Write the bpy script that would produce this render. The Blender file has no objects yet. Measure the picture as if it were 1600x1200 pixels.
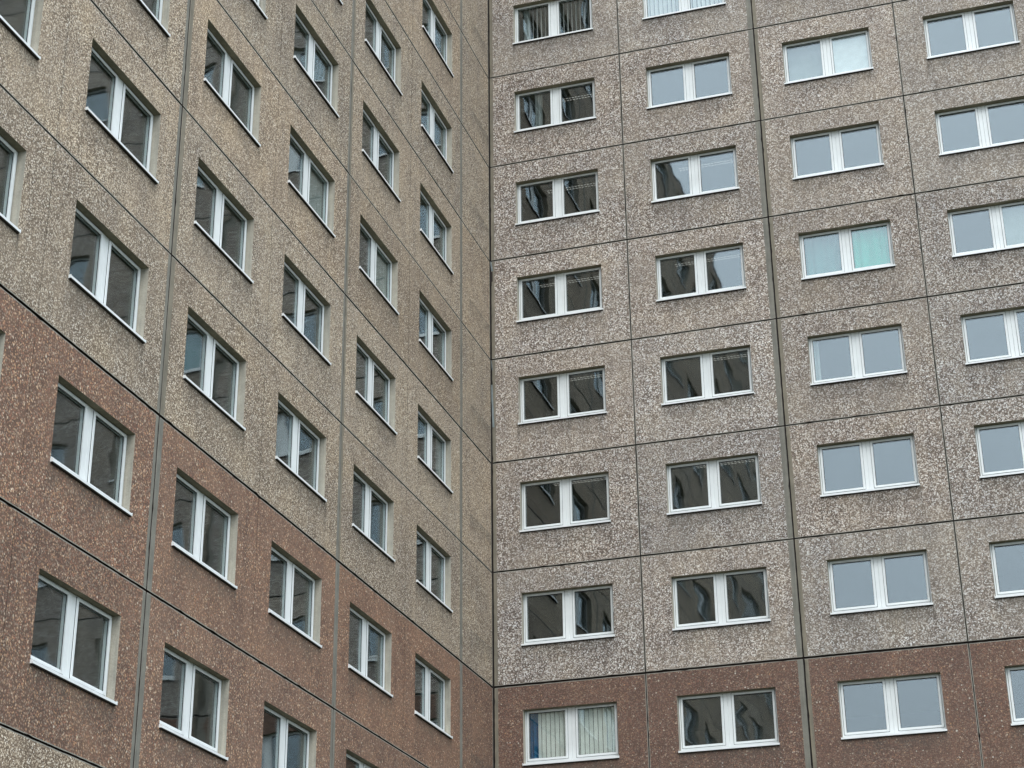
import bpy, math, random
from mathutils import Matrix, Vector, Euler
random.seed(7)
S = bpy.context.scene
COL = S.collection
Z0 = 12.9            # height of the seam above the brown band
H = 2.8              # storey height
RAD = math.radians

# ------------------------------------------------------------------ node helpers
class NT:
    def __init__(s, name, world=False):
        if world:
            s.m = bpy.data.worlds.new(name)
        else:
            s.m = bpy.data.materials.new(name)
        s.m.use_nodes = True
        s.t = s.m.node_tree
        s.t.nodes.clear()
    def n(s, typ, **kw):
        nd = s.t.nodes.new(typ)
        for k, v in kw.items():
            if k.startswith('i_'):
                nd.inputs[k[2:].replace('_', ' ')].default_value = v
            else:
                setattr(nd, k, v)
        return nd
    def l(s, a, b): s.t.links.new(a, b)
    def val(s, sock, v):
        if hasattr(v, 'node'): s.l(v, sock)
        else: sock.default_value = v
    def math(s, op, a, b=0.0, c=None, clamp=False):
        nd = s.n('ShaderNodeMath', operation=op); nd.use_clamp = clamp
        s.val(nd.inputs[0], a); s.val(nd.inputs[1], b)
        if c is not None: s.val(nd.inputs[2], c)
        return nd.outputs[0]
    def vmath(s, op, a, b=None, scale=None):
        nd = s.n('ShaderNodeVectorMath', operation=op)
        s.val(nd.inputs[0], a)
        if b is not None: s.val(nd.inputs[1], b)
        if scale is not None: s.val(nd.inputs['Scale'], scale)
        return nd.outputs[0]
    def mix(s, fac, a, b, blend='MIX'):
        nd = s.n('ShaderNodeMix', data_type='RGBA', blend_type=blend)
        s.val(nd.inputs[0], fac)
        for k, v in ((6, a), (7, b)):
            if not hasattr(v, 'node') and len(v) == 3: v = (*v, 1)
            s.val(nd.inputs[k], v)
        return nd.outputs[2]
    def ramp(s, fac, stops, mode='LINEAR'):
        nd = s.n('ShaderNodeValToRGB'); cr = nd.color_ramp; cr.interpolation = mode
        while len(cr.elements) > 1: cr.elements.remove(cr.elements[-1])
        cr.elements[0].position = stops[0][0]; cr.elements[0].color = (*stops[0][1], 1)
        for p, c in stops[1:]:
            e = cr.elements.new(p); e.color = (*c, 1)
        s.val(nd.inputs[0], fac)
        return nd.outputs[0]
    def noise(s, vec, scale, detail=2.0, rough=0.5, out=0, dist=0.0):
        nd = s.n('ShaderNodeTexNoise'); s.l(vec, nd.inputs['Vector'])
        nd.inputs['Scale'].default_value = scale; nd.inputs['Detail'].default_value = detail
        nd.inputs['Roughness'].default_value = rough; nd.inputs['Distortion'].default_value = dist
        return nd.outputs[out]
    def smooth(s, v, a, b, lo=0.0, hi=1.0):
        nd = s.n('ShaderNodeMapRange', interpolation_type='SMOOTHSTEP')
        s.val(nd.inputs[0], v); nd.inputs[1].default_value = a; nd.inputs[2].default_value = b
        nd.inputs[3].default_value = lo; nd.inputs[4].default_value = hi
        return nd.outputs[0]
    def pos(s): return s.n('ShaderNodeNewGeometry').outputs['Position']
    def out(s, sh):
        o = s.n('ShaderNodeOutputMaterial'); s.l(sh, o.inputs[0]); return s.m
    def bsdf(s, col, rough=0.8, bump=None, bstr=0.5, bdist=0.01, metal=0.0, spec=0.3):
        b = s.n('ShaderNodeBsdfPrincipled')
        if not hasattr(col, 'node') and len(col) == 3: col = (*col, 1)
        s.val(b.inputs['Base Color'], col); s.val(b.inputs['Roughness'], rough)
        b.inputs['Metallic'].default_value = metal
        b.inputs['Specular IOR Level'].default_value = spec
        if bump is not None:
            bp = s.n('ShaderNodeBump'); s.l(bump, bp.inputs['Height'])
            bp.inputs['Strength'].default_value = bstr; bp.inputs['Distance'].default_value = bdist
            s.l(bp.outputs[0], b.inputs['Normal'])
        return b.outputs[0]

def dup_const(v): return (v, v, v)

# ------------------------------------------------------------------ exposed-aggregate concrete
def aggregate(name, size, stops, matrix, film, film_lo, film_hi, cover, rare=None, tint=(1, 1, 1),
              bstr=0.6, bdist=0.008, sill_z=0.93, openings=((.70, 2.92),)):
    t = NT(name)
    P = t.pos()
    # slightly warp the lattice so the stones are irregular
    w = t.vmath('SCALE', t.vmath('SUBTRACT', t.noise(P, 1 / size * .8, 2, .5, 1), (.5, .5, .5)), scale=size * .9)
    Pw = t.vmath('ADD', P, w)
    vo = t.n('ShaderNodeTexVoronoi', feature='F1'); t.l(Pw, vo.inputs['Vector'])
    vo.inputs['Scale'].default_value = 1 / size; vo.inputs['Randomness'].default_value = 1
    sep = t.n('ShaderNodeSeparateColor'); t.l(vo.outputs['Color'], sep.inputs[0])
    stone = t.ramp(sep.outputs[0], stops, 'LINEAR')
    # stone-to-matrix mask
    thr = t.math('MULTIPLY_ADD', sep.outputs[1], .28, cover)
    mask = t.smooth(t.math('SUBTRACT', vo.outputs['Distance'], thr), -.07, .07, 1, 0)
    # small-scale tone variation inside a stone
    fine = t.noise(P, 160, 2, .6)
    stone = t.mix(1.0, stone, t.ramp(fine, [(0.25, dup_const(.78)), (.75, dup_const(1.2))]), 'MULTIPLY')
    mat = t.mix(1.0, matrix, t.ramp(t.noise(P, 55, 3, .6), [(0.3, dup_const(.7)), (.7, dup_const(1.25))]), 'MULTIPLY')
    col = t.mix(mask, mat, stone)
    # cement film that hides the stones in patches
    oi = t.n('ShaderNodeObjectInfo')
    big = t.noise(P, .55, 4, .62)
    big2 = t.noise(P, 2.6, 4, .65)
    f = t.math('ADD', t.math('MULTIPLY', big, .6), t.math('MULTIPLY', big2, .4))
    f = t.math('ADD', f, t.math('MULTIPLY_ADD', oi.outputs['Alpha'], .34, -.17))
    ff = t.smooth(f, .40, .62, film_lo, film_hi)
    col = t.mix(ff, col, t.mix(1.0, film, t.ramp(t.noise(P, 40, 3, .7), [(.3, dup_const(.72)), (.7, dup_const(1.3))]), 'MULTIPLY'))
    if rare:
        vr = t.n('ShaderNodeTexVoronoi', feature='F1'); t.l(Pw, vr.inputs['Vector'])
        vr.inputs['Scale'].default_value = 1 / (size * 2.6)
        s2 = t.n('ShaderNodeSeparateColor'); t.l(vr.outputs['Color'], s2.inputs[0])
        m2 = t.math('MULTIPLY', t.smooth(t.math('SUBTRACT', vr.outputs['Distance'], t.math('MULTIPLY', s2.outputs[2], .12)), .10, .20, 1, 0), t.smooth(s2.outputs[1], .80, .84))
        col = t.mix(m2, col, t.ramp(s2.outputs[0], rare))
    # broad weathering: colour drift across and between panels
    drift = t.noise(P, .9, 5, .6)
    col = t.mix(1.0, col, t.ramp(drift, [(.3, (.84, .84, .86)), (.5, (1, 1, 1)), (.7, (1.10, 1.08, 1.03))]), 'MULTIPLY')
    rnd = oi.outputs['Random']
    col = t.mix(1.0, col, t.ramp(rnd, [(0, (.95, .95, .95)), (.3, (1.02, 1.0, .97)), (.6, (.98, .985, .98)), (1, (1.04, 1.03, 1.01))]), 'MULTIPLY')
    # rain streaks: vertical noise
    mp = t.n('ShaderNodeMapping'); t.l(P, mp.inputs['Vector']); mp.inputs['Scale'].default_value = (5.5, 5.5, .22)
    st = t.noise(mp.outputs[0], 1.0, 4, .6)
    col = t.mix(1.0, col, t.ramp(st, [(.28, (.88, .89, .91)), (.5, (1, 1, 1)), (.75, (1.05, 1.04, 1.03))]), 'MULTIPLY')
    # soot that gathers below the sills (panel-local coordinates)
    oc = t.n('ShaderNodeTexCoord').outputs['Object']
    sx = t.n('ShaderNodeSeparateXYZ'); t.l(oc, sx.inputs[0])
    X, Zl = sx.outputs[0], sx.outputs[2]
    dirt = None
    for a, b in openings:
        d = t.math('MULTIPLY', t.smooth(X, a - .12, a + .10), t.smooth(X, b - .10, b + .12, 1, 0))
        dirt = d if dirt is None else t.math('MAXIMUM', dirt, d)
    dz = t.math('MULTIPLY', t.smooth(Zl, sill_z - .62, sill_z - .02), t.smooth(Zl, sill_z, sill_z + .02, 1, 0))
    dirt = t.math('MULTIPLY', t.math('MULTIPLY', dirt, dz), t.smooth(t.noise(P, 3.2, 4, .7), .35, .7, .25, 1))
    drip = None
    for a, b in openings:
        for e in (a - .012, b + .012):
            wob = t.math('MULTIPLY_ADD', t.noise(P, 5.0, 3, .6), .05, -.025)
            dd = t.smooth(t.math('ABSOLUTE', t.math('ADD', t.math('SUBTRACT', X, e), wob)), .008, .045, 1, 0)
            drip = dd if drip is None else t.math('MAXIMUM', drip, dd)
    ln = t.math('MULTIPLY_ADD', oi.outputs['Random'], -.5, .62)
    drip = t.math('MULTIPLY', drip, t.math('MULTIPLY', t.smooth(Zl, .12, .92), t.smooth(Zl, sill_z - .02, sill_z, 1, 0)))
    drip = t.math('MULTIPLY', drip, t.math('MULTIPLY', ln, t.smooth(t.noise(P, 1.3, 2, .5), .38, .6)))
    col = t.mix(drip, col, (.075, .068, .058))
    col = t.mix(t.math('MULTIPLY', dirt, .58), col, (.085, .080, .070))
    col = t.mix(1.0, col, tint, 'MULTIPLY')
    col = t.mix(1.0, col, oi.outputs['Color'], 'MULTIPLY')
    dome = t.math('MULTIPLY', t.math('SUBTRACT', 1.0, vo.outputs['Distance']), t.math('SUBTRACT', 1.0, t.math('MULTIPLY', ff, .6)))
    h = t.math('ADD', dome, t.math('MULTIPLY', t.noise(P, 14, 3, .6), .6))
    return t.out(t.bsdf(col, .88, h, bstr, bdist, spec=.25))

def concrete(name, col, var=.18, rough=.85, sc=3.0, streak=True):
    t = NT(name); P = t.pos()
    c = t.mix(1.0, col, t.ramp(t.noise(P, sc, 6, .65), [(.3, dup_const(1 - var)), (.7, dup_const(1 + var))]), 'MULTIPLY')
    c = t.mix(1.0, c, t.ramp(t.noise(P, 60, 3, .6), [(.3, dup_const(.86)), (.7, dup_const(1.12))]), 'MULTIPLY')
    if streak:
        mp = t.n('ShaderNodeMapping'); t.l(P, mp.inputs['Vector']); mp.inputs['Scale'].default_value = (14, 14, .7)
        c = t.mix(1.0, c, t.ramp(t.noise(mp.outputs[0], 1, 3, .6), [(.3, (.78, .80, .80)), (.65, (1.1, 1.07, 1.02))]), 'MULTIPLY')
    return t.out(t.bsdf(c, rough, t.noise(P, 90, 3, .6), .3, .004))

def plain(name, col, rough=.5, metal=0.0, var=.05, spec=.4, sc=6):
    t = NT(name); P = t.pos()
    c = t.mix(1.0, col, t.ramp(t.noise(P, sc, 4, .6), [(.3, dup_const(1 - var)), (.7, dup_const(1 + var * .6))]), 'MULTIPLY')
    return t.out(t.bsdf(c, rough, metal=metal, spec=spec))

M = {}
M['white_agg'] = aggregate('white_pebble_concrete', .031,
    [(0, (.26, .20, .165)), (.15, (.33, .29, .27)), (.32, (.45, .375, .32)), (.5, (.51, .455, .41)), (.7, (.62, .575, .535)), (.88, (.74, .71, .68)), (1, (.86, .84, .82))],
    (.145, .114, .096), (.330, .280, .228), .05, .45, .39, bstr=.45)
M['tan_agg'] = aggregate('tan_gravel_concrete', .021,
    [(0, (.15, .12, .098)), (.25, (.29, .232, .182)), (.5, (.42, .342, .265)), (.75, (.53, .455, .365)), (.92, (.70, .63, .54)), (1, (.86, .82, .75))],
    (.128, .098, .075), (.385, .315, .242), .05, .36, .40, openings=((.70, 2.92), (4.27, 6.49)), tint=(1.06, 1.03, .99), bstr=.45)
RARE = [(0, (.50, .44, .36)), (.35, (.40, .22, .12)), (.6, (.17, .10, .08)), (.8, (.30, .26, .20)), (1, (.62, .57, .50))]
RED = [(0, (.07, .055, .05)), (.2, (.145, .095, .08)), (.42, (.25, .140, .108)), (.58, (.33, .165, .115)), (.7, (.24, .205, .18)), (.84, (.30, .235, .185)), (.94, (.45, .28, .17)), (1, (.62, .53, .44))]
M['red_agg_right'] = aggregate('brown_red_gravel_concrete_smooth', .026, RED, (.095, .062, .050), (.172, .105, .080), .38, .62, .40, rare=RARE)
M['red_agg_left'] = aggregate('brown_red_gravel_concrete', .026, RED, (.112, .077, .062), (.240, .160, .122), .12, .46, .40, rare=RARE, tint=(1.12, 1.04, .965), bstr=.45, openings=((.70, 2.92), (4.27, 6.49)))
M['edge_warm'] = concrete('smooth_edge_concrete_warm', (.215, .190, .150))
M['edge_cool'] = concrete('smooth_edge_concrete_cool', (.200, .192, .168))
M['edge_pale'] = concrete('smooth_edge_concrete_pale', (.28, .262, .225), streak=False)
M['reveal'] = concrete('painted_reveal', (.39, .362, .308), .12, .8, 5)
M['soffit'] = concrete('dirty_shaded_lintel_underside', (.185, .165, .115), .12, .9, 5)  # reveal colour darkened for grime and for the shade under the lintel
M['gap'] = plain('joint_rubber_and_sill_shade', (.022, .015, .012), .8, var=.3)
M['seal'] = concrete('grey_sealant', (.19, .185, .17), .25, .7, 8)
M['pvc'] = plain('white_window_plastic', (.74, .765, .76), .38, var=.07, spec=.45, sc=2)
M['alu'] = plain('white_sheet_metal_sill', (.80, .815, .81), .35, var=.08, spec=.5, sc=3)
M['gasket'] = plain('black_glazing_gasket', (.02, .02, .022), .6)
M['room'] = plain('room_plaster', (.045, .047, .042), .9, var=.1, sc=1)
M['roof'] = plain('roof_felt', (.08, .08, .08), .9, var=.2, sc=2)
M['plinth'] = concrete('plinth_concrete', (.23, .22, .20))
M['louvre'] = plain('lamp_housing', (.5, .5, .5), .5)

def glass():
    t = NT('window_glass'); P = t.pos()
    g = t.n('ShaderNodeNewGeometry')
    n1 = t.vmath('SUBTRACT', t.noise(P, 1.15, 1.5, .45, 1, .5), (.5, .5, .5))
    n2 = t.vmath('SUBTRACT', t.noise(P, 5.0, 1.0, .4, 1), (.5, .5, .5))
    d = t.vmath('ADD', t.vmath('SCALE', n1, scale=.021), t.vmath('SCALE', n2, scale=.0012))
    N = t.vmath('NORMALIZE', t.vmath('ADD', g.outputs['Normal'], d))
    gl = t.n('ShaderNodeBsdfGlossy'); gl.inputs['Roughness'].default_value = 0.024
    gl.inputs['Color'].default_value = (.86, .955, 1.0, 1); t.l(N, gl.inputs['Normal'])
    tr = t.n('ShaderNodeBsdfTransparent'); tr.inputs['Color'].default_value = (.93, .955, .945, 1)
    dt = t.n('ShaderNodeVectorMath', operation='DOT_PRODUCT'); t.l(g.outputs['Normal'], dt.inputs[0]); t.l(g.outputs['Incoming'], dt.inputs[1])
    gr = t.math('POWER', t.math('SUBTRACT', 1.0, t.math('ABSOLUTE', dt.outputs['Value']), clamp=True), 4.0)
    fac = t.math('MULTIPLY_ADD', gr, .55, .122, clamp=True)
    mx = t.n('ShaderNodeMixShader'); t.l(fac, mx.inputs[0]); t.l(tr.outputs[0], mx.inputs[1]); t.l(gl.outputs[0], mx.inputs[2])
    return t.out(mx.outputs[0])
M['glass'] = glass()

def cloth(name, col, transl=.3):
    t = NT(name); P = t.pos()
    c = t.mix(1.0, col, t.ramp(t.noise(P, 4, 3, .6), [(.3, dup_const(.88)), (.7, dup_const(1.08))]), 'MULTIPLY')
    d = t.n('ShaderNodeBsdfDiffuse'); t.l(c, d.inputs[0])
    tr = t.n('ShaderNodeBsdfTranslucent'); t.l(c, tr.inputs[0])
    mx = t.n('ShaderNodeMixShader'); mx.inputs[0].default_value = transl
    t.l(d.outputs[0], mx.inputs[1]); t.l(tr.outputs[0], mx.inputs[2])
    return t.out(mx.outputs[0])
M['blind_white'] = cloth('white_blind', (.88, .88, .83), .1)
M['blind_mid'] = cloth('pale_grey_blind', (.58, .57, .56), .1)
M['blind_grey'] = cloth('grey_blind', (.36, .38, .38), .1)
M['blind_blue'] = cloth('blue_curtain', (.015, .13, .27), .1)
M['blind_teal'] = cloth('teal_curtain', (.05, .42, .32), .1)
M['blind_tealdark'] = cloth('dim_teal_curtain', (.09, .24, .23), .1)
M['blind_pale'] = cloth('pale_roller_blind', (.70, .71, .70), .1)
M['blind_dim'] = cloth('thin_net_curtain', (.34, .38, .37), .2)
t = NT('lit_lamp_cells'); e = t.n('ShaderNodeEmission'); e.inputs[0].default_value = (1, .98, .92, 1); e.inputs[1].default_value = .17
M['lamp'] = t.out(e.outputs[0])

# ------------------------------------------------------------------ mesh helpers
class MB:
    def __init__(s): s.v = []; s.f = []; s.m = []
    def quad(s, a, b, c, d, m=0):
        i = len(s.v); s.v += [a, b, c, d]; s.f.append((i, i + 1, i + 2, i + 3)); s.m.append(m)
    def box(s, x0, x1, y0, y1, z0, z1, m=0, skip=''):
        i = len(s.v)
        s.v += [(x0, y0, z0), (x1, y0, z0), (x1, y1, z0), (x0, y1, z0), (x0, y0, z1), (x1, y0, z1), (x1, y1, z1), (x0, y1, z1)]
        F = {'f': (0, 1, 5, 4), 'b': (2, 3, 7, 6), 'l': (3, 0, 4, 7), 'r': (1, 2, 6, 5), 't': (4, 5, 6, 7), 'd': (3, 2, 1, 0)}
        for k, q in F.items():
            if k in skip: continue
            s.f.append(tuple(i + j for j in q)); s.m.append(m)
    def mesh(s, name, mats):
        me = bpy.data.meshes.new(name); me.from_pydata(s.v, [], s.f)
        for m in mats: me.materials.append(M[m])
        me.polygons.foreach_set('material_index', s.m); me.update()
        return me

def link(name, me, parent=None, loc=(0, 0, 0), rot=(0, 0, 0)):
    o = bpy.data.objects.new(name, me); COL.objects.link(o)
    o.parent = parent; o.location = loc; o.rotation_euler = rot
    return o

def frame_ring(b, x0, x1, z0, z1, wl, wr, wt, wb, y0, y1, m=0):
    b.box(x0, x0 + wl, y0, y1, z0, z1, m)
    b.box(x1 - wr, x1, y0, y1, z0, z1, m)
    b.box(x0 + wl, x1 - wr, y0, y1, z1 - wt, z1, m, 'lr')
    b.box(x0 + wl, x1 - wr, y0, y1, z0, z0 + wb, m, 'lr')

def bevel(me, w=.003):
    import bmesh
    bm = bmesh.new(); bm.from_mesh(me)
    bmesh.ops.remove_doubles(bm, verts=bm.verts, dist=1e-5)
    try:
        bmesh.ops.bevel(bm, geom=[e for e in bm.edges if len(e.link_faces) == 2 and e.calc_face_angle(0) > .6], offset=w, segments=1, affect='EDGES')
    except Exception: pass
    bm.to_mesh(me); bm.free()

# opening: OW x OH; glass panes measured from the photograph
OW, OB, OT = 2.22, .945, 2.215
OH = OT - OB
G1, G2 = (.095, .965), (1.255, 2.125)
GZ = (.155, 1.21)
SW = .052      # visible sash width

def window_meshes(depth):
    """frame, sash, pane and sill meshes; origin at the lower left corner of the opening, on the wall face, y = into the wall"""
    fr = MB()
    y0, y1 = depth, depth + .075
    xa, xb = G1[1] + SW, G2[0] - SW
    frame_ring(fr, .004, (xa + xb) / 2 - .0015, .006, OH - .003, G1[0] - SW - .004, (xb - xa) / 2 - .0015, OH - .003 - GZ[1] - SW * .8, GZ[0] - SW - .006, y0, y1)
    frame_ring(fr, (xa + xb) / 2 + .0015, OW - .004, .006, OH - .003, (xb - xa) / 2 - .0015, OW - .004 - G2[1] - SW, OH - .003 - GZ[1] - SW * .8, GZ[0] - SW - .006, y0, y1)
    f = fr.mesh('window', ['pvc']); bevel(f, .004)
    def sash(g):
        b = MB()
        frame_ring(b, g[0] - SW + .003, g[1] + SW - .003, GZ[0] - SW + .003, GZ[1] + SW * .8 - .003, SW - .003, SW - .003, SW * .8 - .003, SW - .003, y0 - .014, y1 - .01)
        me = b.mesh('sash', ['pvc', 'gasket']); bevel(me, .006)
        b2 = MB()
        frame_ring(b2, g[0] - SW - .003, g[1] + SW + .003, GZ[0] - SW - .003, GZ[1] + SW * .8 + .003, .007, .007, .007, .007, y0 - .005, y0 - .0005, 1)
        frame_ring(b2, g[0] - .001, g[1] + .001, GZ[0] - .001, GZ[1] + .001, .010, .010, .016, .008, y0 + .004, y0 + .012, 1)
        import bmesh
        bm = bmesh.new(); bm.from_mesh(me); tmp = b2.mesh('t', ['pvc', 'gasket']); bm.from_mesh(tmp); bm.to_mesh(me); bm.free(); bpy.data.meshes.remove(tmp)
        return me
    def pane(g):
        b = MB(); b.box(g[0] + .002, g[1] - .002, y0 + .014, y0 + .038, GZ[0] + .002, GZ[1] - .002)
        return b.mesh('pane', ['glass'])
    s = MB()
    # pressed metal sill: sloping top, front lip, upturned ends
    yf = -.042; zt = .028; zf = .010; th = .0025; lip = .036; xe0, xe1 = -.012, OW + .012
    s.v += []
    i = len(s.v)
    # top sheet (inside the opening it is as wide as the opening, outside it runs past the reveals)
    s.box(.002, OW - .002, .001, depth + .002, zf + .004, zf + .004 + th, 0)
    s.box(xe0, xe1, yf, .0005, zf, zf + th, 0)
    s.box(xe0, xe1, yf - th, yf, zf - lip, zf + th, 0)
    s.box(xe0 - th, xe0, yf - th, .0005, zf - lip, zf + .018, 0)
    s.box(xe1, xe1 + th, yf - th, .0005, zf - lip, zf + .018, 0)
    s.box(.001, OW - .001, yf + .010, .0012, zf - lip - .014, zf - .001, 1)  # dark strip standing in for the shadow line between sill and wall
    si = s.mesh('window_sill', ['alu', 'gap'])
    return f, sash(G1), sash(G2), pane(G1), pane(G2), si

def panel_mesh(name, W, ops, sl, sr, agg, edge_l, edge_r, cuts=(), joint=.011, thick=.20, hz=.011, jb=.017, jt=.017, jl=None, jr=None):
    """one storey-high facade panel, local x 0..W, z 0..H, front face y = 0"""
    b = MB()
    x0, x1, z0, z1 = (jl or joint), W - (jr or joint), jb, H - jt
    # the outer rim is slightly ragged, with an occasional chipped spot
    def rag(n):
        v = [random.uniform(-.0028, .0028) for _ in range(n)]
        for k in range(1, n - 1):
            if random.random() < .035: v[k] -= random.uniform(.006, .014)
        v[0] = v[-1] = 0.0
        return v
    nx, nz = max(4, int(W / .11)), 26
    ex = [x0 + (x1 - x0) * k / nx for k in range(nx + 1)]
    ez = [z0 + (z1 - z0) * k / nz for k in range(nz + 1)]
    EL = [-v for v in rag(nz + 1)]; ER = rag(nz + 1); ET = rag(nx + 1); EB = [-v for v in rag(nx + 1)]
    rq = .014
    def strip_h(zi, zo, off, top):
        for k in range(nx):
            a, c = ex[k], ex[k + 1]; ai = min(max(a, x0 + rq), x1 - rq); ci = min(max(c, x0 + rq), x1 - rq)
            oa, oc = (a, 0, zo + off[k]), (c, 0, zo + off[k + 1]); ia, ic = (ai, 0, zi), (ci, 0, zi)
            b.quad(*((ia, ic, oc, oa) if top else (oa, oc, ic, ia)), 4)
    def strip_v(xi, xo, off, right, m):
        for k in range(nz):
            a, c = ez[k], ez[k + 1]; ai = min(max(a, z0 + rq), z1 - rq); ci = min(max(c, z0 + rq), z1 - rq)
            oa, oc = (xo + off[k], 0, a), (xo + off[k + 1], 0, c); ia, ic = (xi, 0, ai), (xi, 0, ci)
            b.quad(*((ia, oa, oc, ic) if right else (oa, ia, ic, oc)), m)
    strip_h(z1 - rq, z1, ET, True); strip_h(z0 + rq, z0, EB, False)
    strip_v(x0 + rq, x0, EL, False, 1 if sl > .02 else 4); strip_v(x1 - rq, x1, ER, True, 2 if sr > .02 else 4)
    xs = [x0 + rq] + ([x0 + sl] if sl > .02 else []) + [v for o in ops for v in o] + ([x1 - sr] if sr > .02 else []) + [x1 - rq]
    xs = sorted(set(xs))
    zs = [z0 + rq, OB, OT, z1 - rq]
    def cell_mat(xc, zc):
        if xc < x0 + sl and sl > .02: return 1
        if xc > x1 - sr and sr > .02: return 2
        return 0
    xs2 = []
    for i in range(len(xs) - 1): xs2.append((xs[i], xs[i + 1]))
    for a, c in xs2:
        xc = (a + c) / 2
        in_op = any(o[0] < xc < o[1] for o in ops)
        for k in range(len(zs) - 1):
            zc = (zs[k] + zs[k + 1]) / 2
            if in_op and OB < zc < OT: continue
            # split on the fine centre groove
            segs = [(a, c)]
            for g in cuts:
                if a < g < c: segs = [(a, g - .004), (g + .004, c)]
            for p, q in segs:
                b.quad((p, 0, zs[k]), (q, 0, zs[k]), (q, 0, zs[k + 1]), (p, 0, zs[k + 1]), cell_mat(xc, zc))
    for g in cuts:
        b.quad((g - .004, 0, z0 + rq), (g - .004, .014, z0 + rq), (g - .004, .014, z1 - rq), (g - .004, 0, z1 - rq), 5)
        b.quad((g - .004, .014, z0), (g + .004, .014, z0), (g + .004, .014, z1), (g - .004, .014, z1), 5)
        b.quad((g + .004, .014, z0 + rq), (g + .004, 0, z0 + rq), (g + .004, 0, z1 - rq), (g + .004, .014, z1 - rq), 5)
    # outer sides
    T = thick
    rim = [(x0 + EL[k], ez[k]) for k in range(len(ez))] + [(ex[k], z1 + ET[k]) for k in range(1, len(ex) - 1)] \
        + [(x1 + ER[k], ez[k]) for k in range(len(ez) - 1, -1, -1)] + [(ex[k], z0 + EB[k]) for k in range(len(ex) - 2, 0, -1)]
    for k in range(len(rim)):
        (xa, za), (xb, zb) = rim[k], rim[(k + 1) % len(rim)]
        b.quad((xa, 0, za), (xb, 0, zb), (xb, .006, zb), (xa, .006, za), 4)
        b.quad((xa, .006, za), (xb, .006, zb), (xb, T, zb), (xa, T, za), 5)
    # reveals
    for p, q in ops:
        b.quad((p, 0, OB), (p, T, OB), (p, T, OT), (p, 0, OT), 3)
        b.quad((q, T, OB), (q, 0, OB), (q, 0, OT), (q, T, OT), 3)
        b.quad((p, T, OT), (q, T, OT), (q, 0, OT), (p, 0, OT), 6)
        b.quad((p, 0, OB), (q, 0, OB), (q, T, OB), (p, T, OB), 3)
    # back
    edges = [x0] + [v for o in ops for v in o] + [x1]
    for i in range(len(edges) - 1):
        a, c = edges[i], edges[i + 1]; xc = (a + c) / 2
        if any(o[0] < xc < o[1] for o in ops):
            b.quad((c, T, z0), (a, T, z0), (a, T, OB), (c, T, OB), 3); b.quad((c, T, OT), (a, T, OT), (a, T, z1), (c, T, z1), 3)
        else: b.quad((c, T, z0), (a, T, z0), (a, T, z1), (c, T, z1), 3)
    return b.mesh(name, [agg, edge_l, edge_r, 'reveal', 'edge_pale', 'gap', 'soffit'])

# ------------------------------------------------------------------ a wing of the building
LV = range(-4, 10)
def zlev(i): return Z0 + H * i

def slats(x0, x1, z0, z1, y, w, gap, mat, name, turn=.5, skip=()):
    b = MB(); x = x0; k = 0
    while x + w * .5 < x1:
        if k not in skip:
            a = turn + random.uniform(-.12, .12); dx = w / 2 * math.cos(a); dy = w / 2 * math.sin(a); xc = x + w / 2
            for s0 in range(1):
                b.quad((xc - dx, y - dy, z0), (xc + dx, y + dy, z0), (xc + dx, y + dy, z1), (xc - dx, y - dy, z1))
        x += w + gap; k += 1
    return b.mesh(name, [mat])

def sheet(x0, x1, z0, z1, y, mat, name, folds=0, amp=.02):
    b = MB(); n = max(1, folds * 6)
    pts = [(x0 + (x1 - x0) * i / n, y + (amp * math.sin(i / 6 * 2 * math.pi + 2 * math.sin(i * .23)) if folds else 0)) for i in range(n + 1)]
    for i in range(n):
        (a, ya), (c, yc) = pts[i], pts[i + 1]
        b.quad((a, ya, z0), (c, yc, z0), (c, yc, z1), (a, ya, z1))
    if not folds: b.box(x0, x1, y - .01, y + .012, z0 - .02, z0)
    return b.mesh(name, [mat])

def PM(*a, **k): return lambda: panel_mesh(*a, **k)

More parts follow.
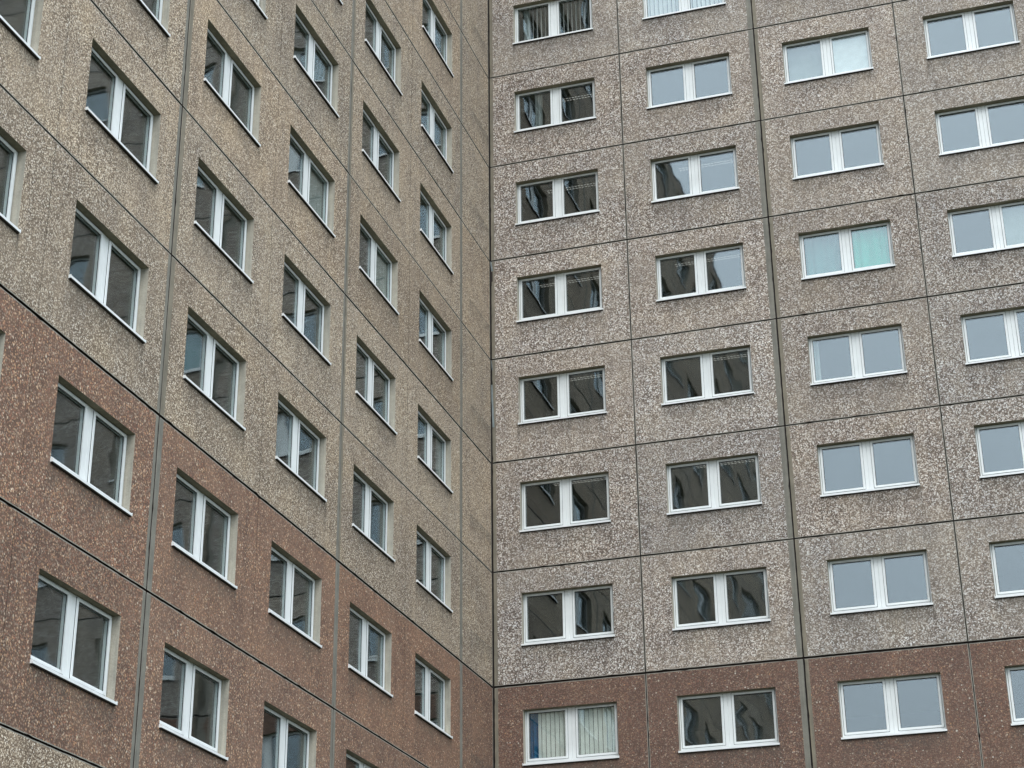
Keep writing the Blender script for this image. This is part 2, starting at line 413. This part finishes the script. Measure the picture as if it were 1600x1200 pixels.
def build_wing(root, panels, win_xs, depth, total, is_stuff, x_lo, x_hi):
    """panels: list of (x, mesh for plain storey, mesh for brown storey); win_xs: x of every opening's left edge"""
    for px, pm, pr, p0 in panels:
        for lv in LV:
            me = (pr if lv in (-1, -2) else (p0 if lv == 0 else pm))()
            o = link('wall_panel', me, root, (px + random.uniform(-.002, .002), random.uniform(-.003, .003), zlev(lv) + random.uniform(-.002, .002)),
                     (random.uniform(-.0007, .0007), 0, random.uniform(-.0006, .0006)))
            # casting batches differ: more or less cement film, lighter or darker stone
            v = random.uniform(.94, 1.05); a = random.uniform(.36, .60); wr = random.uniform(-.02, .02)
            if root.name == 'apartment_building' and lv not in (-1, -2):
                c = round(px / 3.6)
                if c >= 2 and lv >= 4: a += .22 + .12 * (c >= 3)
                elif lv >= 6: a += .22
                elif c >= 2 and lv == 0: a += .26
                elif c >= 2 and 1 <= lv <= 3: v *= .93
            o.color = (v * (1 + wr), v, v * (1 - wr), min(a, 1))
            if lv in (-1, -2): o['label'] = 'reddish brown gravel concrete panel'
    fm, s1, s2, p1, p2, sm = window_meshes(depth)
    proto = None; wins = {}
    merged = MB()
    for ci, wx in enumerate(win_xs):
        for lv in LV:
            if is_stuff(ci, lv): continue
            loc = (wx, 0, zlev(lv) + OB)
            if proto is None:
                proto = link('window', fm, root, loc)
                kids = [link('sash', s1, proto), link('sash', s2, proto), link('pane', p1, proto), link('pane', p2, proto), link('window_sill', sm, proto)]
                w = proto
            else:
                w = proto.copy(); COL.objects.link(w); w.parent = root; w.location = loc
                for k in kids:
                    c = k.copy(); COL.objects.link(c); c.parent = w
            # no two windows hang exactly alike
            for c in w.children:
                if c.name.startswith('pane'):
                    c.rotation_euler = (0, 0, 0)
            wins[(ci, lv)] = w
    rest = [(wx, lv) for ci, wx in enumerate(win_xs) for lv in LV if is_stuff(ci, lv)]
    if rest:
        V = []; F = []; MI = []
        mats = ['pvc', 'gasket', 'glass', 'alu', 'gap']
        for wx, lv in rest:
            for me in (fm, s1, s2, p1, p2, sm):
                off = len(V); names = [m.name for m in me.materials]
                V += [(v.co.x + wx, v.co.y, v.co.z + zlev(lv) + OB) for v in me.vertices]
                for p in me.polygons:
                    F.append(tuple(off + i for i in p.vertices))
                    MI.append([i for i, k in enumerate(mats) if M[k].name == names[p.material_index]][0])
        me = bpy.data.meshes.new('window'); me.from_pydata(V, [], F)
        for k in mats: me.materials.append(M[k])
        me.polygons.foreach_set('material_index', MI); me.update()
        o = link('window', me, root); o['kind'] = 'stuff'
    return wins

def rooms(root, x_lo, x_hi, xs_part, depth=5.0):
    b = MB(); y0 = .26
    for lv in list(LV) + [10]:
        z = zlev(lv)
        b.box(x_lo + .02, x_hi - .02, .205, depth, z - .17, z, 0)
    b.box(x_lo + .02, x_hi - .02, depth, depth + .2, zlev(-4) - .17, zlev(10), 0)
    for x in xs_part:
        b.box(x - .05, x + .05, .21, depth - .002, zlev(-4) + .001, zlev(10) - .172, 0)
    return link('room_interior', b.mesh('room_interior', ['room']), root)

def empty(name, loc, rz, label, cat):
    o = bpy.data.objects.new(name, None); COL.objects.link(o); o.location = loc; o.rotation_euler = (0, 0, rz)
    o['label'] = label; o['category'] = cat
    return o

# ---- right wing: single-window panels, faces -Y
R = empty('apartment_building', (0, 0, 0), 0, 'right wing in pinkish white pebble panels, one wide window per panel, above a brown band', 'apartment building')
RX = [.03, 3.632, 7.219, 10.786, 14.38, 17.97]
RW = [RX[i + 1] - RX[i] for i in range(5)] + [3.59]
op = [(.69, .69 + OW)]
pans = []
for i, (x, w) in enumerate(zip(RX, RW)):
    sl, sr, el, er = .012, .012, 'edge_pale', 'edge_pale'
    if i == 0: sl, el = .085, 'edge_warm'
    if i % 2 == 1: sr, er = .125, 'edge_cool'
    if i % 2 == 0 and i: sl, el = .085, 'edge_warm'
    jn = .011; JL = .018 if i in (2, 4) else .011; JR = .018 if i in (1, 3) else .011
    pans.append((x, PM('wall_panel', w, op, sl, sr, 'white_agg', el, er, joint=jn, jl=JL, jr=JR),
                 PM('wall_panel', w, op, sl, sr, 'red_agg_right', el, er, joint=jn, jl=JL, jr=JR),
                 PM('wall_panel', w, op, sl, sr, 'white_agg', el, er, joint=jn, jl=JL, jr=JR, jb=.032)))
RWIN = build_wing(R, pans, [x + .69 for x in RX], .15, 0, lambda c, l: False, 0, 21.6)
XR = RX[-1] + RW[-1]
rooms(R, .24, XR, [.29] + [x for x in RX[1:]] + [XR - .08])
fb = MB()
for lv in list(LV)[1:] + [10]:
    if lv == 0: fb.box(.03, XR, .045, .085, zlev(lv) - .03, zlev(lv) + .03)
    else: fb.box(.03, XR, .045, .085, zlev(lv) - .03, zlev(lv) + .03)
for x in RX[1:]: fb.box(x - .03, x + .03, .050, .090, zlev(-4), zlev(10))
fb.box(-.30, .06, .045, .20, 0, zlev(10))
link('joint_filler', fb.mesh('joint_filler', ['gap']), R)

# ---- left wing: double panels with two windows, faces +X
L = empty('apartment_building', (0, 0, 0), RAD(90), 'left wing in tan gravel panels with paired windows above and below a reddish brown band', 'apartment building')
LE = [-2.27, -9.44, -16.61, -23.79, -30.97, -38.15, -45.33]
mids = [-5.85, -12.975, -20.19, -27.37, -34.55, -41.73]
opens = [((-5.20, -8.79)), ((-12.385, -15.94)), ((-19.51, -23.10))]
while len(opens) < 6: opens.append(tuple(v - 7.18 for v in opens[-1]))
pans = []; WX = []
for i in range(6):
    x0, x1 = LE[i + 1], LE[i]
    oo = sorted((o - x0, o - x0 + OW) for o in opens[i])
    mid = mids[i] - x0
    kw = dict(cuts=(mid,), joint=.015)
    sl, sr = .10, .085
    if i == 0: sr = .08
    el = 'edge_warm' if i % 2 == 1 else 'edge_cool'
    er = 'edge_cool'
    if i in (0, 1): sl = .13 if i == 1 else .085
    pans.append((x0, PM('wall_panel', x1 - x0, oo, sl, sr, 'tan_agg', 'edge_warm', 'edge_cool', **kw),
                 PM('wall_panel', x1 - x0, oo, sl, sr, 'red_agg_left', 'edge_cool', 'edge_cool', **kw),
                 PM('wall_panel', x1 - x0, oo, sl, sr, 'tan_agg', 'edge_warm', 'edge_cool', jb=.030, **kw)))
    WX += [max(opens[i]), min(opens[i])]
w = -LE[0] - .004
pans.append((LE[0], PM('wall_panel', w, [], .07, .03, 'tan_agg', 'edge_cool', 'edge_pale', joint=.009),
             PM('wall_panel', w, [], .07, .03, 'red_agg_left', 'edge_cool', 'edge_pale', joint=.009),
             PM('wall_panel', w, [], .07, .03, 'tan_agg', 'edge_cool', 'edge_pale', joint=.009, jb=.030)))
def stuff_left(c, l): return c >= 9 or (c >= 6 and l in (-4,8, 9)) or (c>=4 and l in (9,)) or (c in (7, 8) and l in (6, 7,-3))
LWIN = build_wing(L, pans, WX, .135, 0, stuff_left, -45.3, 0)
print('windows', len(LWIN), len(RWIN))
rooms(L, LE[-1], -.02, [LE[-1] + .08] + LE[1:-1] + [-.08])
fb = MB(); sb = MB()
for lv in list(LV)[1:] + [10]:
    fb.box(LE[-1], -.005, .045, .085, zlev(lv) - .03, zlev(lv) + .03)
for k, x in enumerate(LE[:-1]):
    fb.box(x - .03, x + .03, .050, .090, zlev(-4), zlev(10))
    if k in (0, 1):     # joints filled nearly flush with grey compound in most storeys
        for lv in LV:
            if (k == 1 and lv not in (3, 1)) or (k == 0 and lv in (-2, -1, 4, 5, 6)):
                sb.box(x - .008, x + .008, .006, .033, zlev(lv) + .02, zlev(lv + 1) - .02)
link('joint_filler', fb.mesh('joint_filler', ['gap']), L)
link('joint_sealant', sb.mesh('joint_sealant', ['seal']), L)

# shell, roof and plinth of both wings
for root, x0, x1 in ((R, .22, XR), (L, LE[-1], -.012)):
    b = MB()
    b.box(x0 + .01, x1 - .01, 5.21, 12.0, 1.2, zlev(10) - .19)
    b.box(x1 - .012 if root is R else x0 + .001, x1 - .001 if root is R else x0 + .018, .24, 5.205, 1.2, zlev(10) - .19)
    link('outer_wall', b.mesh('outer_wall', ['plinth']), root)
    b = MB(); b.box(x0 - (.20 if root is R else 0), x1, -.02, 12.05, zlev(10) + .02, zlev(10) + .20)
    link('roof', b.mesh('roof', ['roof']), root)
    b = MB(); b.box(x0 - (.20 if root is R else 0), x1, .03, 12.0, -.3, zlev(-4) - .012)
    link('plinth', b.mesh('plinth', ['plinth']), root)

# corner: torn joint tape and the cavity it leaves open
def corner_tape(z_top, z_bot, w0, w1, name='joint_tape'):
    b = MB(); n = 7
    for k in range(n):
        za = z_top + (z_bot - z_top) * k / n; zb = z_top + (z_bot - z_top) * (k + 1) / n
        wa = w0 + (w1 - w0) * k / n; wb = w0 + (w1 - w0) * (k + 1) / n
        ja, jb = .008 * math.sin(k * 2.1), .008 * math.sin((k + 1) * 2.1)
        xa = .012 + k * .004; xb = .012 + (k + 1) * .004
        b.quad((xb, -.006 + jb, zb), (xb + wb, -.02 + jb, zb), (xa + wa, -.02 + ja, za), (xa, -.006 + ja, za))
        b.quad((xa, -.003 + ja, za), (xa + wa, -.017 + ja, za), (xb + wb, -.017 + jb, zb), (xb, -.003 + jb, zb))
    return link(name, b.mesh(name, ['tape']), R)
M['tape'] = plain('weathered_joint_tape', (.26, .30, .31), .6, var=.2, sc=9)
corner_tape(zlev(4) - .02, zlev(4) - .30, .03, .055)
corner_tape(zlev(3) - .70, zlev(3) - 1.85, .04, .055)
corner_tape(zlev(3) - .02, zlev(3) - .30, .02, .03)
b = MB(); b.box(.014, .075, -.004, .03, zlev(4) - .60, zlev(4) - .32); b.box(.014, .05, -.003, .03, zlev(4) - .72, zlev(4) - .601)
link('joint_cavity', b.mesh('joint_cavity', ['gap']), R)

# ---- things behind the glass: blinds and curtains (sub-parts of their window)
def hang(win, me, label=None):
    o = link(me.name.split('.')[0], me, win)
    if label: o['label'] = label
YB = .245
w = RWIN[(0, -1)]
hang(w, sheet(.09, .30, .10, 1.3, YB - .02, 'blind_blue', 'curtain', 3, .02), 'blue curtain strip')
hang(w, slats(.27, 1.06, .10, 1.30, YB, .092, .014, 'blind_white', 'vertical_blind', .28))
hang(w, slats(1.18, 2.16, .10, 1.30, YB, .092, .014, 'blind_white', 'vertical_blind', .28))
w = RWIN[(0, 6)]
hang(w, slats(.45, 1.05, .10, 1.25, YB + .03, .08, .035, 'blind_mid', 'vertical_blind', 1.47))
hang(w, slats(1.2, 2.1, .10, 1.30, YB + .03, .08, .035, 'blind_mid', 'vertical_blind', 1.47))
hang(w, sheet(.22, .42, .1, 1.3, YB + .03, 'blind_grey', 'curtain', 3, .03))
w = RWIN[(1, 6)]
hang(w, slats(.05, 1.05, .05, 1.30, YB, .105, .012, 'blind_mid', 'vertical_blind', .6))
hang(w, slats(1.2, 2.18, .05, 1.30, YB, .105, .012, 'blind_mid', 'vertical_blind', .6))
w = RWIN[(2, 5)]
hang(w, sheet(1.2, 2.16, .05, 1.35, YB - .02, 'blind_pale', 'roller_blind'))
hang(w, sheet(.05, 1.05, .05, 1.35, YB + .2, 'blind_dim', 'roller_blind'))
w = RWIN[(2, 3)]
hang(w, sheet(1.2, 2.16, .02, 1.35, YB, 'blind_teal', 'curtain', 5, .02), 'bright teal curtain')
hang(w, sheet(.05, 1.08, .02, 1.35, YB + .05, 'blind_tealdark', 'curtain', 5, .02), 'dim teal curtain')
w = RWIN[(2, 2)]
hang(w, sheet(.06, .22, .02, 1.35, YB, 'blind_dim', 'curtain', 2, .02))
w = RWIN[(3, 3)]
hang(w, sheet(1.2, 2.16, .05, 1.35, YB, 'blind_dim', 'roller_blind'))
w = RWIN[(0, 5)]
hang(w, sheet(.50, .72, .02, 1.35, YB, 'blind_grey', 'curtain', 3, .04))
for c, l, a, bb, mt in ((1, 2, 1.25, 2.15, 'blind_dim'), (2, 2, 1.25, 2.15, 'blind_dim'), (0, 1, 1.9, 2.15, 'blind_grey'), (2, 4, 1.3, 1.7, 'blind_grey'), (5, 3, .05, 2.16, 'blind_pale')):
    if (c, l) in LWIN: hang(LWIN[(c, l)], sheet(a, bb, .02, 1.35, YB, mt, 'curtain', 5, .025))

# ---- louvred ceiling lamps visible through the dark windows near the corner
def lamp(root, x0, x1, y, z):
    b = MB()
    b.box(x0, x1, y, y + .20, z - .05, z - .004, 0)
    for r in (0.02, .12):
        x = x0 + .03
        while x < x1 - .08:
            b.box(x, x + .055, y + r, y + r + .028, z - .054, z - .050, 1); x += .085
    return link('ceiling_lamp', b.mesh('ceiling_lamp', ['gap', 'lamp']), root)
for c in (0, 1):
    for lv in ((1, 2, 3, 4, 5) if c == 0 else (1, 2, 3, 4)):
        lamp(R, RX[c] + .9 + .5 * ((lv * 7 + c * 3) % 3) * .5, RX[c] + 3.1, 1.25, zlev(lv + 1) - .17)

# ------------------------------------------------------------------ ground
t = NT('ground_asphalt_and_grass'); P = t.pos()
gr = t.mix(t.smooth(t.noise(P, .12, 3, .5), .48, .52), (.075, .075, .070), (.05, .07, .03))
gr = t.mix(1.0, gr, t.ramp(t.noise(P, 9, 5, .7), [(.3, dup_const(.7)), (.7, dup_const(1.3))]), 'MULTIPLY')
M['ground'] = t.out(t.bsdf(gr, .95))
b = MB(); b.quad((-900, -900, 0), (900, -900, 0), (900, 900, 0), (-900, 900, 0))
g = link('ground', b.mesh('ground', ['ground'])); g['kind'] = 'structure'

# ------------------------------------------------------------------ sky and sun (overcast)
SUN_EL, SUN_AZ = RAD(52), RAD(150)       # azimuth clockwise from +Y
w = NT('World', True); S.world = w.m
sky = w.n('ShaderNodeTexSky', sky_type='NISHITA'); sky.sun_disc = False
sky.sun_elevation = SUN_EL; sky.sun_rotation = SUN_AZ; sky.dust_density = 4; sky.air_density = 1.0
hs = w.n('ShaderNodeHueSaturation'); hs.inputs['Saturation'].default_value = .35; w.l(sky.outputs[0], hs.inputs['Color'])
tc = w.n('ShaderNodeTexCoord')
sx = w.n('ShaderNodeSeparateXYZ'); w.l(tc.outputs['Generated'], sx.inputs[0])
gz = w.math('MULTIPLY_ADD', w.math('MAXIMUM', sx.outputs[2], 0.0), .62, .42)
cl = w.noise(tc.outputs['Generated'], 2.6, 5, .55)
cl = w.math('MULTIPLY_ADD', cl, .35, .82)
oc = w.vmath('SCALE', (9.4, 10.7, 11.9), scale=w.math('MULTIPLY', gz, cl))
mx = w.mix(.85, hs.outputs[0], oc)
bg = w.n('ShaderNodeBackground'); w.l(mx, bg.inputs[0]); bg.inputs[1].default_value = .125
wo = w.n('ShaderNodeOutputWorld'); w.l(bg.outputs[0], wo.inputs[0])
sd = bpy.data.lights.new('sun', 'SUN'); sd.energy = .6; sd.angle = RAD(35); sd.color = (1, .97, .92)
so = bpy.data.objects.new('sun', sd); COL.objects.link(so)
dv = Vector((math.sin(SUN_AZ) * math.cos(SUN_EL), math.cos(SUN_AZ) * math.cos(SUN_EL), math.sin(SUN_EL)))
so.rotation_euler = (-dv).to_track_quat('-Z', 'Y').to_euler(); so.location = (20, -30, 40)

# ------------------------------------------------------------------ camera (solved from the photograph's seams)
f, yaw, pitch, roll, cx, cy, cz = 2871.07, .2972, .4292, .0126, 12.6984, -39.6434, -11.3226 + Z0
cd = bpy.data.cameras.new('camera'); cam = bpy.data.objects.new('camera', cd); COL.objects.link(cam)
cd.sensor_width = 36; cd.lens = 36 * f / 1600; cd.clip_end = 3000; cd.clip_start = .1
Rm = Matrix.Rotation(yaw, 4, 'Z') @ Matrix.Rotation(pitch, 4, 'X') @ Matrix.Rotation(roll, 4, 'Y') @ Matrix.Rotation(RAD(90), 4, 'X')
cam.matrix_world = Matrix.Translation((cx, cy, cz)) @ Rm
S.camera = cam

S.render.engine = 'CYCLES'
S.cycles.max_bounces = 8; S.cycles.transparent_max_bounces = 12; S.cycles.glossy_bounces = 6; S.cycles.diffuse_bounces = 4
S.view_settings.view_transform = 'Standard'; S.view_settings.look = 'None'; S.view_settings.gamma = 1
S.view_settings.exposure = 1.10
